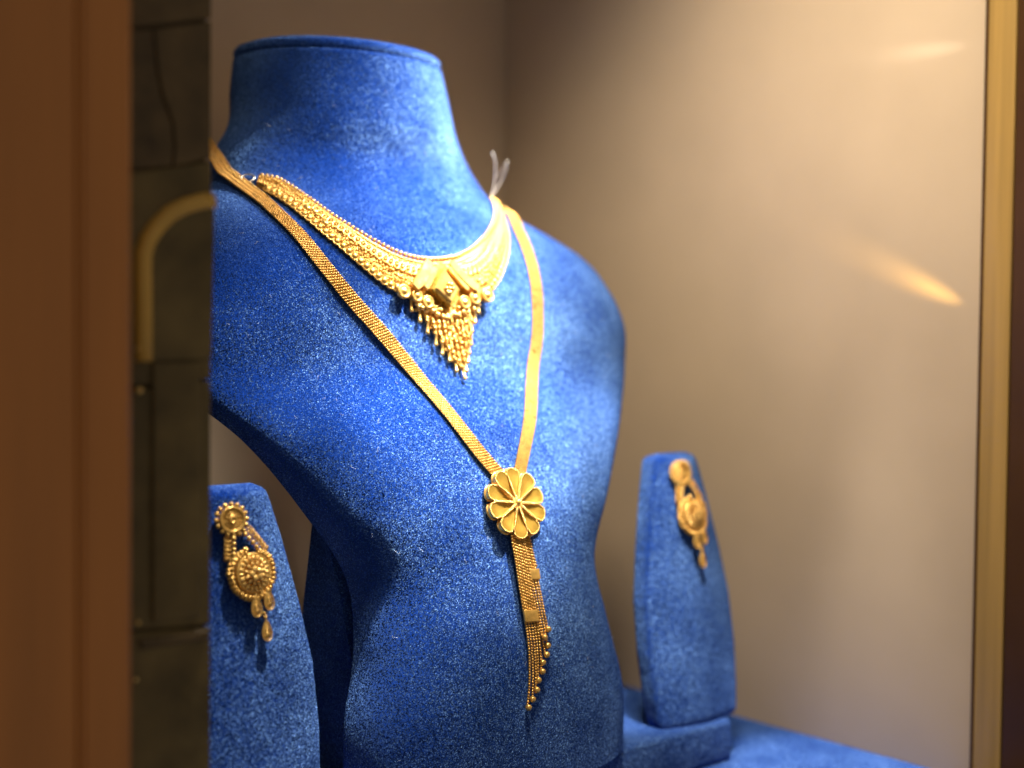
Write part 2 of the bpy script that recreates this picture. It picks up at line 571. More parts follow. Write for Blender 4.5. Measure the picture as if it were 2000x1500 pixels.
def surf(u, h, off=0.0):
    """front of the bust at (u, h): position, normal, tangent to the right, tangent down"""
    c, w_, b = cwb(h)
    uu = max(-.985 * w_, min(.985 * w_, u))
    q = (1 - abs(uu / w_) ** EX) ** (1 / EX)

    def G(x, n, z):
        c_, ww, bb = cwb(z)
        return abs(x / ww) ** EX + abs(max(n - c_, 0) / bb) ** EX
    n = c + b * q
    e = 2e-4
    gx = (G(uu + e, n, h) - G(uu - e, n, h))
    gn = (G(uu, n + e, h) - G(uu, n - e, h))
    gz = (G(uu, n, h + e) - G(uu, n, h - e))
    nm = Vector((gx, -gn, gz)).normalized()
    dn = Vector((0, 0, -1))
    dn = (dn - nm * dn.dot(nm)).normalized()
    rt = dn.cross(nm).normalized()
    if rt.x < 0:
        rt = -rt
    p = D(uu, n, h) + nm * off + Vector((u - uu, .9 * abs(u - uu), 0))
    return p, nm, rt, dn


def fr(u, h, off=0.0, rot=0.0, sc_=1.0):
    """matrix whose x points right, y up along the bust and z out of it"""
    p, nm, rt, dn = surf(u, h, off)
    y = nm.cross(rt)
    M = Matrix(((rt.x, y.x, nm.x, p.x), (rt.y, y.y, nm.y, p.y), (rt.z, y.z, nm.z, p.z), (0, 0, 0, 1)))
    if rot:
        M = M @ Matrix.Rotation(rot, 4, 'Z')
    if sc_ != 1.0:
        M = M @ Matrix.Scale(sc_, 4)
    return M


t = thing('necklace_bust', D(0, 0, PT), 'large blue velvet bust with a wide flat-topped neck, wearing both gold necklaces', 'display bust')
NT = 176
H0, H1, NHH = PT, .113, 230
v, f = [], []


def section(c, w_, bf, bk, h, k=1.0):
    r = []
    for j in range(NT):
        a = 2 * math.pi * j / NT
        ca, sa = math.cos(a), math.sin(a)
        x = w_ * k * math.copysign(abs(ca) ** (2 / EX), ca)
        y = (bf if sa > 0 else bk) * k * math.copysign(abs(sa) ** (2 / EX), sa)
        r.append(D(x, c + y, h))
    return r


rows = []
for i in range(NHH + 1):
    h = H0 + (H1 - H0) * i / NHH
    c, w_, b = cwb(h)
    rows.append(section(c, w_, b, backd(h, b), h))
c, w_, b = cwb(H1)
rows.insert(0, section(*(lambda q: (q[0], q[1], q[2], backd(H0, q[2])))(cwb(H0)), H0 + .0001, .97))
for k, dh in ((.992, .0008), (.975, .0011), (.955, .0009), (.93, .0004)):
    rows.append(section(c, w_, b, b * .95, H1 + dh, k))
for r in rows:
    v += r
for i in range(len(rows) - 1):
    for j in range(NT):
        k = (j + 1) % NT
        f.append((i * NT + j, (i + 1) * NT + j, (i + 1) * NT + k, i * NT + k))
f.append(tuple(range(NT)))
f.append(tuple(reversed(range((len(rows) - 1) * NT, len(rows) * NT))))
part('body', MB().add((v, f)).mesh('body', VEL), t)
# padded cap on the neck
v, f = [], []
rows = []
for k, dh in ((.90, .0006), (.962, .0008), (.985, .0017), (.992, .0030), (.985, .0045), (.965, .0056), (.92, .0064), (.80, .0070), (.5, .0076), (.15, .0078)):
    rows.append(section(c - .0004, w_, b, b * .95, H1 + dh, k))
for r in rows:
    v += r
for i in range(len(rows) - 1):
    for j in range(NT):
        k = (j + 1) % NT
        f.append((i * NT + j, (i + 1) * NT + j, (i + 1) * NT + k, i * NT + k))
f.append(tuple(range(NT)))
f.append(tuple(reversed(range((len(rows) - 1) * NT, len(rows) * NT))))
part('neck_cap', MB().add((v, f)).mesh('neck_cap', VEL), t)
# easel support behind the waist
v, f = [], []
sec_ = [(-.166, -.010, -.062, .050), (-.13, -.012, -.055, .053), (-.10, -.018, -.046, .0555), (-.08, -.024, -.040, .057), (-.06, -.030, -.038, .056), (-.035, -.038, -.042, .05)]
for h, nf, nb, hw in sec_:
    for x, n in ((-hw, nf), (-hw, nb + .003), (-hw + .003, nb), (hw - .003, nb), (hw, nb + .003), (hw, nf)):
        v.append(D(x, n, h))
for i in range(len(sec_) - 1):
    for j in range(6):
        k = (j + 1) % 6
        f.append((i * 6 + j, i * 6 + k, (i + 1) * 6 + k, (i + 1) * 6 + j))
f.append(tuple(reversed(range(6))))
f.append(tuple(range(len(v) - 6, len(v))))
part('back_support', MB().add((v, f)).mesh('back_support', VEL, auto=45), t)


# ================================================================== EARRING STANDS
def stand_hw(s):
    pts = [(0, .0245), (.012, .0262), (.03, .0275), (.052, .0268), (.073, .0230), (.096, .0176), (.108, .0142), (.112, .0128), (.1135, .0112)]
    for (a, x), (b, y) in zip(pts, pts[1:]):
        if s <= b:
            q = (s - a) / (b - a)
            return x + (y - x) * q
    return pts[-1][1]


LEAN = .144


def stand_n(n0, s, x):
    """front surface of a stand leaning back"""
    hw = stand_hw(s)
    return n0 + .0075 - LEAN * s + .0055 * (1 - (x / hw) ** 2) - .0055 * .3


def make_stand(u0, n0, label):
    t = thing('earring_stand', D(u0, n0, PT), label, 'earring stand', 'earring stands')
    v, f = [], []
    nr, npt = 90, 48
    rows = []
    for i in range(nr + 1):
        s = .1140 * i / nr
        hw = stand_hw(s)
        top = max(0, (s - .1105) / .0035)
        shrink = math.sqrt(max(0.02, 1 - top * top)) if top > 0 else 1
        bot = max(0, 1 - s / .002)
        shrink *= 1 - .12 * bot
        r = []
        for j in range(npt):
            a = 2 * math.pi * j / npt
            ca, sa = math.cos(a), math.sin(a)
            x = hw * math.copysign(abs(ca) ** .55, ca) * (1 - (1 - shrink) * .25)
            if sa >= 0:
                y = (.0018 + .0055 * (1 - (x / hw) ** 2)) * (abs(sa) ** .5 if abs(sa) < .3 else 1) * shrink
                y = .0055 * max(0, 1 - (x / hw) ** 2) * shrink + .0025 * min(1, abs(sa) * 3.5) ** .5 * shrink
            else:
                y = -.0055 * min(1, abs(sa) * 3.5) ** .5 * shrink
            r.append(D(u0 + x, n0 + .0035 - LEAN * s + y, PT + s))
        rows.append(r)
    for r in rows:
        v += r
    for i in range(nr):
        for j in range(npt):
            k = (j + 1) % npt
            f.append((i * npt + j, (i + 1) * npt + j, (i + 1) * npt + k, i * npt + k))
    f.append(tuple(range(npt)))
    f.append(tuple(reversed(range(nr * npt, (nr + 1) * npt))))
    part('board', MB().add((v, f)).mesh('board', VEL), t)
    return t


STANDS = ((-.1075, .004), (.111, .004))
make_stand(*STANDS[0], 'near blue velvet earring stand at lower left, beside the bust waist')
make_stand(*STANDS[1], 'blue velvet earring stand right of the bust, standing on the plinth edge')

# ================================================================== JEWELLERY MESHES
BEAD = MB().add(sph(1.0, 12, 8)).mesh('bead', GOLDP)
BALL = MB().add(sph(1.0, 14, 10)).mesh('ball', GOLDP)


def gran(mb, M, r, seg=7, ring=4, mi=0):
    mb.add(sph(r, seg, ring), M, mi)


def resample(pts, n):
    L = [0]
    for a, b in zip(pts, pts[1:]):
        L.append(L[-1] + math.dist(a, b))
    out = []
    k = 0
    for i in range(n):
        s = L[-1] * i / (n - 1)
        while k < len(L) - 2 and L[k + 1] < s:
            k += 1
        q = (s - L[k]) / (L[k + 1] - L[k])
        out.append(tuple(x + (y - x) * q for x, y in zip(pts[k], pts[k + 1])))
    return out


def smooth(pts, n=3):
    for _ in range(n):
        pts = [pts[0]] + [tuple((a + 2 * b + c) / 4 for a, b, c in zip(p, q, r)) for p, q, r in zip(pts, pts[1:], pts[2:])] + [pts[-1]]
    return pts


# ------------------------------------------------------------------ choker
t = thing('choker_necklace', D(-.0045, .0, .01), 'short gold choker with beaded collar and pointed fringe pendant on the bust neck', 'necklace')
topc = [(-.0580, .0597), (-.0525, .0585), (-.0500, .0550), (-.0470, .0505), (-.0430, .0445), (-.0375, .0395), (-.0315, .0350), (-.0240, .0310), (-.018, .0290), (-.0125, .0281), (-.0045, .0278),
        (.0075, .0295), (.018, .0335), (.029, .039), (.039, .045), (.050, .052), (.0585, .0585)]
lowc = [(-.0618, .0550), (-.0595, .0525), (-.0580, .0500), (-.0555, .0455), (-.0535, .0415), (-.0505, .0360), (-.0465, .0315), (-.0420, .0265), (-.0380, .0225), (-.0335, .0185), (-.0285, .0155), (-.0195, .0135), (-.0045, .0120),
        (.0090, .0135), (.0175, .0148), (.025, .0205), (.034, .0300), (.0415, .0385), (.0505, .0485), (.0610, .0560)]
ci, cj = 10, 12
NS = 61
TOPS = resample(topc[:ci + 1], NS)[:-1] + resample(topc[ci:], NS)
LOWS = resample(lowc[:cj + 1], NS)[:-1] + resample(lowc[cj:], NS)
TOPS, LOWS = smooth(TOPS, 3), smooth(LOWS, 3)


def ch(s, q):
    """choker coordinates: s 0..1 from left end to right, q 0 top edge .. 1 lower edge -> (u, h)"""
    x = max(0, min(.99999, s)) * (len(TOPS) - 1)
    i = int(x)
    k = x - i
    a = [TOPS[i][j] + (TOPS[i + 1][j] - TOPS[i][j]) * k for j in (0, 1)]
    b = [LOWS[i][j] + (LOWS[i + 1][j] - LOWS[i][j]) * k for j in (0, 1)]
    return a[0] + (b[0] - a[0]) * q, a[1] + (b[1] - a[1]) * q


def rowpts(q, pitch, s0=0.0, s1=1.0):
    """(s) values along the row at fraction q, evenly spaced"""
    M_ = 800
    pts = [surf(*ch(s0 + (s1 - s0) * i / M_, q))[0] for i in range(M_ + 1)]
    out, acc, nxt = [], 0, pitch / 2
    for i in range(M_):
        d = (pts[i + 1] - pts[i]).length
        while acc + d >= nxt:
            out.append(s0 + (s1 - s0) * (i + (nxt - acc) / d) / M_)
            nxt += pitch
        acc += d
    return out


def along(s, q):
    """angle of the row direction in the tangent frame"""
    a, b = surf(*ch(s - .004, q))[0], surf(*ch(s + .004, q))[0]
    M_ = fr(*ch(s, q))
    d = M_.to_3x3().inverted() @ (b - a)
    return math.atan2(d.y, d.x)


# backing plate
v, f = [], []
NSS, NQ_ = 150, 9
for i in range(NSS + 1):
    for j in range(NQ_ + 1):
        q = .03 + .92 * j / NQ_
        p, nm, *_ = surf(*ch(i / NSS, q))
        edge = 1 - abs(2 * j / NQ_ - 1) ** 4
        v.append(p + nm * (.0003 + .0010 * edge + .0002 * math.sin(i * 2.3 + j * 3)))
for i in range(NSS):
    for j in range(NQ_):
        a = i * (NQ_ + 1) + j
        f.append((a, a + 1, a + NQ_ + 2, a + NQ_ + 1))
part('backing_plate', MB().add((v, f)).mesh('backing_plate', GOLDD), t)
# top row of round beads
for s in rowpts(0.0, .0019):
    part('bead', BEAD, t, fr(*ch(s, 0), .0011, 0, .00084))
# plain wire under the beads
for q in (.13,):
    part('collar_wire', MB().add(tube([surf(*ch(i / 160, q), .0013)[0] for i in range(161)], .00042, 6)).mesh('collar_wire', GOLD), t)
# granules between
g = MB()
for q, pitch, r in ((.22, .00115, .00048), (.30, .0013, .00058), (.50, .0012, .00055), (.60, .0014, .00062), (.68, .00125, .00055), (.76, .0014, .0006)):
    for s in rowpts(q, pitch):
        jx = random.uniform(-.03, .03)
        gran(g, fr(*ch(s, q + jx), .0014 + random.uniform(-.0003, .0005)), r * random.uniform(.75, 1.25))
part('granulation', g.mesh('granulation', GOLD), t, kind='stuff')
# middle row of small hoops (scroll work)
hoop = MB().add(tube([(.00105 * math.cos(a), .0016 * math.sin(a), 0) for a in [2 * math.pi * i / 14 for i in range(14)]], .00040, 6, True)).add(sph(.00055, 8, 5)).mesh('scroll', GOLD)
for s in rowpts(.40, .0025, .10, .97):
    if .44 < s < .56:
        continue
    wid = (surf(*ch(s, 0))[0] - surf(*ch(s, 1))[0]).length
    part('scroll', hoop, t, fr(*ch(s, .40), .0019, along(s, .4) + random.uniform(-.2, .2), max(.55, min(1.15, wid / .0115))))
# lower row of shell petals
pet = MB()
pet.add(lathe([(0, .0012), (.0007, .0011), (.0013, .0006), (.0016, -.0002), (.0014, -.0009)], 12))
pet.add(tube([(.0016 * math.cos(a), .0016 * math.sin(a) - .0001, .0000) for a in [math.pi * (1 + i / 8) for i in range(9)]], .00040, 6))
for a in (-.9, 0, .9):
    pet.add(sph(.00050, 8, 5), Matrix.Translation((.0009 * math.sin(a), .0010 * math.cos(a), .0008)))
pet = pet.mesh('shell_petal', GOLD)
for s in rowpts(.93, .00285, 0.015, .985):
    if .435 < s < .575:
        continue
    k = max(.62, min(1.0, (surf(*ch(s, 0))[0] - surf(*ch(s, 1))[0]).length / .0095))
    part('shell_petal', pet, t, fr(*ch(s, .93), .0012, along(s, .93), k))
# polished domes near the left end
dome = MB().add(lathe([(.0019, -.0006), (.0020, .0), (.0017, .0009), (.0010, .0014), (0, .0016)], 20)).mesh('dome', GOLDP)
for s, q, k in ((.105, .62, .85), (.125, .52, .8), (.150, .66, .8)):
    part('dome', dome, t, fr(*ch(s, q), .0016, along(s, q), k) @ Matrix.Diagonal((1.25, .85, 1, 1)))
# ring clasp at the left end
p0 = ch(0, .45)
ringm = MB().add(tube([(.0027 * math.cos(a), .0024 * math.sin(a), 0) for a in [2 * math.pi * i / 28 for i in range(28)]], .00034, 8, True)).mesh('clasp_ring', SILV)
part('clasp_ring', ringm, t, fr(p0[0] - .0024, p0[1] + .0007, .0009))
part('clasp_knot', BEAD, t, fr(p0[0] - .0048, p0[1] + .0022, .0010, 0, .00075))


# ---- centre piece
def flat(outline_uh, off, thick, mt, bev=.0003, name='plate', sub=0):
    """a plate whose outline is given on the bust as (u, h), lying off above it"""
    cu = sum(p[0] for p in outline_uh) / len(outline_uh)
    chh = sum(p[1] for p in outline_uh) / len(outline_uh)
    M_ = fr(cu, chh, off)
    inv = M_.inverted()
    ol = []
    for q in outline_uh:
        d = inv @ surf(*q, off)[0]
        ol.append((d.x, d.y))
    ar = sum(a[0] * b[1] - b[0] * a[1] for a, b in zip(ol, ol[1:] + ol[:1]))
    if ar < 0:
        ol.reverse()
    return part(name, MB().add(prism(ol, 0, thick, bev)).mesh(name, mt, smooth=False), t, M_)


def strip(a, b, wdt, bow=0.0):
    """outline of a bent strip from a to b in (u, h)"""
    dx, dy = b[0] - a[0], b[1] - a[1]
    L_ = math.hypot(dx, dy)
    nx, ny = -dy / L_, dx / L_
    o1, o2 = [], []
    for i in range(9):
        q = i / 8
        x = a[0] + dx * q + nx * bow * math.sin(math.pi * q)
        y = a[1] + dy * q + ny * bow * math.sin(math.pi * q)
        ww = wdt / 2 * (1 - .35 * (2 * q - 1) ** 4)
        o1.append((x + nx * ww, y + ny * ww)); o2.append((x - nx * ww, y - ny * ww))
    return o1 + o2[::-1]


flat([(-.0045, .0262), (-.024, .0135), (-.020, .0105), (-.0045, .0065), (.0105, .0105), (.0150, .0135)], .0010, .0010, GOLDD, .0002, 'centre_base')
flat(strip((-.0105, .0252), (-.0212, .0152), .0042, .0006), .0036, .0014, GOLDP, .0004, 'chevron')
flat(strip((-.0005, .0252), (.0100, .0152), .0040, -.0005), .0036, .0014, GOLDP, .0004, 'chevron')
flat(strip((-.0085, .0232), (-.0160, .0150), .0026, .0), .0036, .0012, GOLDP, .0004, 'chevron')
flat(strip((-.0020, .0232), (.0052, .0152), .0022, .0), .0036, .0010, GOLDP, .0003, 'chevron')
dia = [(-.0060, .0228), (-.0138, .0150), (-.0056, .0082), (.0005, .0150)]
flat(dia, .0024, .0028, GOLDF, .0005, 'diamond_box')
dia2 = [(-.0060, .0217), (-.0124, .0151), (-.0056, .0096), (-.0005, .0151)]
flat(dia2, .0048, .0014, GOLDP, .0009, 'diamond_top')
for q, (uu, hh) in enumerate([(-.0060, .0165), (-.0076, .0150), (-.0044, .0150), (-.0060, .0135), (-.0060, .0150), (-.0048, .0163), (-.0072, .0137)]):
    part('bead', BEAD, t, fr(uu, hh, .0066, 0, .00085))
disc = MB().add(lathe([(.0022, -.0008), (.0024, .0), (.0023, .0006), (.0019, .0008), (.0016, .0005), (.0010, .0006), (.0006, .0011), (0, .0013)], 24)).mesh('disc', GOLD)
for uu, hh, k in ((-.0255, .0142, 1.05), (-.0197, .0128, .92), (-.0150, .0105, .95), (.0030, .0108, 1.0), (.0085, .0126, 1.0), (.0152, .0138, 1.1)):
    part('disc', disc, t, fr(uu, hh, .0034, 0, k * 1.15))
# fringe
ends = [(-.0212, .0072), (-.0182, .0030), (-.0150, -.0012), (-.0118, -.0058), (-.0090, -.0094), (-.0062, -.0122), (-.0038, -.0164), (-.0012, -.0196),
        (.0010, -.0165), (.0028, -.0128), (.0044, -.0092), (.0056, -.0058), (.0068, -.0008), (.0088, .0028), (.0116, .0068)]
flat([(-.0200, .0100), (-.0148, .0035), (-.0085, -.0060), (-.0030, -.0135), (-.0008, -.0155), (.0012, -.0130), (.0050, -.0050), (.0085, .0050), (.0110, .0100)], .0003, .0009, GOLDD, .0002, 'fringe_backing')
barm = MB().add(lathe([(0, -.0026), (.0006, -.0025), (.00085, -.0020), (.00085, -.0015), (.00055, -.0011), (.00055, .0020), (.0007, .0023), (0, .0026)], 10)).mesh('fringe_bar', GOLDP)
fb = MB()
for i, (eu, eh) in enumerate(ends):
    L_ = .0105 - eh
    slope = .10
    part('fringe_bar', barm, t, fr(eu - slope * .0022, eh + .0024, .0014 + .0003 * (i % 2), -.10) @ Matrix.Rotation(R(-90), 4, 'X'))
    k = .0050
    while k < L_ - .0005:
        jx = random.uniform(-.0003, .0003)
        gran(fb, fr(eu - slope * k + jx, eh + k, .0016 + random.uniform(-.0003, .0008)), random.uniform(.0006, .00095))
        gran(fb, fr(eu - slope * k + random.uniform(-.0012, .0012), eh + k, .0012), random.uniform(.0006, .0009))
        k += .00095
part('fringe_beads', fb.mesh('fringe_beads', GOLD), t, kind='stuff')
cb_ = MB()
for uu, hh in [(-.0200, .0098), (-.0175, .0086), (-.0150, .0075), (-.0122, .0072), (-.0100, .0066), (-.0075, .0055), (-.0050, .0052), (-.0025, .0060), (0, .0068), (.0025, .0070), (.0050, .0078), (.0075, .0088), (.0100, .0098), (.0010, .0088), (-.0120, .0090), (-.0095, .0083)]:
    for q in range(3):
        gran(cb_, fr(uu + random.uniform(-.001, .001), hh + random.uniform(-.0009, .0009), .0024 + random.uniform(-.0003, .0006)), random.uniform(.0007, .0011), 9, 6)
part('cluster_beads', cb_.mesh('cluster_beads', GOLDP), t, kind='stuff')


# ------------------------------------------------------------------ long mesh chain with flower and tassel
def ribbon(path, width, name, parent, off=.0010, twist=None, flat_to=0.0):
    """flat woven ribbon lying along a path of (u, h): base strip and interlocking links"""
    pts = resample(smooth(resample(path, 60), 4), 400)
    P = [surf(*q) for q in pts]
    k0_ = int(len(P) * flat_to)
    P = [(q[0], P[k0_][1].lerp(q[1], .25).normalized()) if i < k0_ else q for i, q in enumerate(P)]
    Ls = [0]
    for a, b in zip(P, P[1:]):
        Ls.append(Ls[-1] + (b[0] - a[0]).length)
    total = Ls[-1]
    k = 0

    def at(s):
        nonlocal k
        s = max(0, min(total * .99999, s))
        k = 0
        lo, hi = 0, len(Ls) - 1
        while hi - lo > 1:
            mid = (lo + hi) // 2
            if Ls[mid] <= s:
                lo = mid
            else:
                hi = mid
        q = (s - Ls[lo]) / (Ls[lo + 1] - Ls[lo])
        p = P[lo][0].lerp(P[lo + 1][0], q)
        n = P[lo][1].lerp(P[lo + 1][1], q).normalized()
        i0, i1 = max(0, lo - 4), min(len(P) - 1, lo + 5)
        d = (P[i1][0] - P[i0][0]).normalized()
        if twist:
            n = Matrix.Rotation(twist(s / total), 3, d) @ n
        n = (n - d * n.dot(d)).normalized()
        return p, d, n, d.cross(n)
    v, f = [], []
    M_ = 160
    for i in range(M_ + 1):
        p, d, n, sd = at(total * i / M_)
        for x, z in ((-.5, -.5), (.5, -.5), (.5, .0), (-.5, .0)):
            v.append(p + sd * (x * width * .93) + n * (off + z * .0008))
    for i in range(M_):
        for j in range(4):
            a = i * 4 + j
            b = i * 4 + (j + 1) % 4
            f.append((a, b, b + 4, a + 4))
    f.append((3, 2, 1, 0)); f.append(tuple(len(v) - 4 + j for j in range(4)))
    o = part(name, MB().add((v, f)).mesh(name, GOLDD, auto=40), parent)
    g = MB()
    nc = max(4, round(width / .00092))
    cw = width / nc
    pitch = .00118
    s = pitch / 2
    el = sph(1.0, 6, 4)
    i = 0
    while s < total:
        for c_ in range(nc):
            ss = s + (c_ % 2) * pitch * .5 + c_ * .00018
            if ss > total:
                continue
            p, d, n, sd = at(ss)
            x = (c_ + .5) / nc - .5
            ang = R(34) * (1 if c_ % 2 else -1)
            a1 = (sd * math.cos(ang) + d * math.sin(ang))
            a2 = n.cross(a1)
            c0 = p + sd * (x * width) + n * (off + .0001)
            A, B_, C_ = a1 * (cw * .66), a2 * .00036, n * .00040
            Mx = Matrix(((A.x, B_.x, C_.x, c0.x), (A.y, B_.y, C_.y, c0.y), (A.z, B_.z, C_.z, c0.z), (0, 0, 0, 1)))
            g.add(el, Mx)
        s += pitch
        i += 1
    part('woven_links', g.mesh('woven_links', GOLDM), o, kind='stuff')
    return o


t = thing('long_chain_necklace', D(.0005, .014, -.07), 'long gold mesh chain with flower pendant and bead tassel hanging down the bust', 'necklace')
bl = [(-.0675, .0750), (-.0662, .0690), (-.0655, .0610), (-.0660, .0530), (-.0640, .0430), (-.0610, .0355), (-.0570, .0255), (-.0515, .0165), (-.0445, .0080), (-.0345, -.0025), (-.0250, -.0140), (-.0190, -.0255), (-.0145, -.0375), (-.0095, -.0470), (-.0040, -.0540)]
br = [(.0700, .0555), (.0640, .0520), (.0560, .0465), (.0515, .0370), (.0490, .0280), (.0465, .0170), (.0447, .0065), (.0415, -.0065), (.0350, -.0190), (.0255, -.0305), (.0165, -.0400), (.0092, -.0490), (.0050, -.0550)]
ribbon(bl, .0062, 'left_chain', t, .0013, None, .16)
ribbon(br, .0054, 'right_chain', t, .0013, lambda s: .30 * math.sin(math.pi * s))

# flower
FM = fr(-.0006, -.0645, .0016, 0, 1.06)
BASE_F = part('flower', MB().add(lathe([(0, -.0012), (.0085, -.0012), (.0088, -.0004), (.0080, .0002), (0, .0002)], 30)).add(sph(.0011, 14, 10), Matrix.Translation((0, 0, .0018))).mesh('flower', GOLD), t, FM)
NPET = 10
petm = MB()
ol = []
half = math.pi / NPET
r1, R2 = .0094, .0127
for k in range(9):       # rounded outer end of the wedge
    a = -half + 2 * half * k / 8
    rr = r1 + (R2 - r1) * math.sqrt(max(0, 1 - (abs(a) / half) ** 2.4))
    ol.append((rr * math.cos(a * .97), rr * math.sin(a * .97)))
wire = [(.0009, 0)] + [(.0005 + r1 * .5 * math.cos(half * .97), -r1 * .5 * math.sin(half * .97))] + ol + [(.0005 + r1 * .5 * math.cos(half * .97), r1 * .5 * math.sin(half * .97))]
wz = lambda x, y: .0015 - .0006 * (math.hypot(x, y) / R2) ** 2 + .0003
w3 = resample([(x, y, wz(x, y)) for x, y in wire + wire[:1]], 60)[:-1]
for i, p in enumerate(w3):          # twisted wire: a rope of tiny grains
    petm.add(sph(.00038, 6, 4), Matrix.Translation(p), 0)
petm.add(tube([(x, y, z - .0001) for x, y, z in w3], .00025, 5, True), None, 0)
lo = [(x * 1.02, y * 1.02, -.0006) for x, y in ol]
petm.add(tube(resample(lo, 24), .00038, 6), None, 0)
k0 = [(x, y, wz(x, y) - .0002) for x, y in ol] + lo      # outer wall
petm.add((k0, [(i, i + 1, 9 + i + 1, 9 + i) for i in range(8)]), None, 0)
vv, ff = [(.0006, 0, .0012)], []
for k in range(9):                   # concave foil
    x, y = ol[k]
    for q in range(1, 6):
        s = q / 5
        zz = .0009 - .0004 * math.sin(math.pi * min(1, s * .85)) * (1 - .6 * abs(k - 4) / 4) + .0006 * s + .00016 * (k % 2)
        vv.append((.0006 + (x - .0006) * s, y * s, zz))
for k in range(8):
    ff.append((0, 1 + k * 5, 1 + (k + 1) * 5))
    for q in range(4):
        a = 1 + k * 5 + q
        ff.append((a, a + 1, a + 6, a + 5))
petm.add((vv, ff), None, 1)
petm = petm.mesh('petal', [GOLDP, GOLDF])
for k in range(NPET):
    part('petal', petm, BASE_F, FM @ Matrix.Rotation(2 * math.pi * (k + .3) / NPET, 4, 'Z') @ Matrix.Rotation(random.uniform(-.05, .05), 4, 'Y'))

# tassel: two ribbons with end caps, strands of tiny beads and end balls
ribbon([(.0012, -.0720), (.0016, -.0780), (.0024, -.0840), (.0030, -.0882)], .0056, 'tassel_ribbon', t, .0010)
ribbon([(-.0026, -.0720), (-.0030, -.0780), (-.0026, -.0855), (-.0030, -.0945), (-.0034, -.1026)], .0066, 'tassel_ribbon', t, .0024)
capm = MB().add(rbox(-.0033, .0033, -.0022, .0022, -.0006, .0005, .0003)).mesh('end_cap', GOLD)
part('end_cap', capm, t, fr(.0027, -.0902, .0014, -.05, .92))
part('end_cap', capm, t, fr(-.0034, -.1045, .0027, -.08))
balls = [(0.0045, -0.11), (0.0017, -0.1125), (0.003, -0.1155), (0.0015, -0.1185), (-0.0005, -0.121), (-0.0015, -0.124), (-0.0035, -0.1268), (-0.005, -0.13), (-0.007, -0.133), (-0.0095, -0.1355)]
for i, (bu, bh) in enumerate(balls):
    j = i % 5
    if i < 5:
        su, sh, o_ = (.0046, .0019, .0033, .0006, -.0008)[i], -.0925, .0011
    else:
        su, sh, o_ = -.0060 + .00130 * (9 - i), -.1066, .0020
    mb = MB()
    n_ = 0
    L_ = math.dist((su, sh), (bu, bh))
    nn_ = int(L_ / .00098)
    for k in range(nn_):
        q = k / nn_
        uu = su + (bu - su) * (q ** 2.0) + random.uniform(-.00006, .00006)
        hh = sh + (bh - sh) * q
        mb.add(sph(.00054, 7, 5), fr(uu, hh, o_ - (.0008 if i >= 5 else 0) * q))
    mb.add(tube([surf(su + (bu - su) * ((k / 12) ** 2.0), sh + (bh - sh) * k / 12, o_ - (.0008 if i >= 5 else 0) * k / 12)[0] for k in range(13)], .00022, 4))
    part('bead_strand', mb.mesh('bead_strand', GOLDM), t)
    part('end_ball', BALL, t, fr(bu, bh, .0015 + .0004 * (i % 2), 0, .00125))


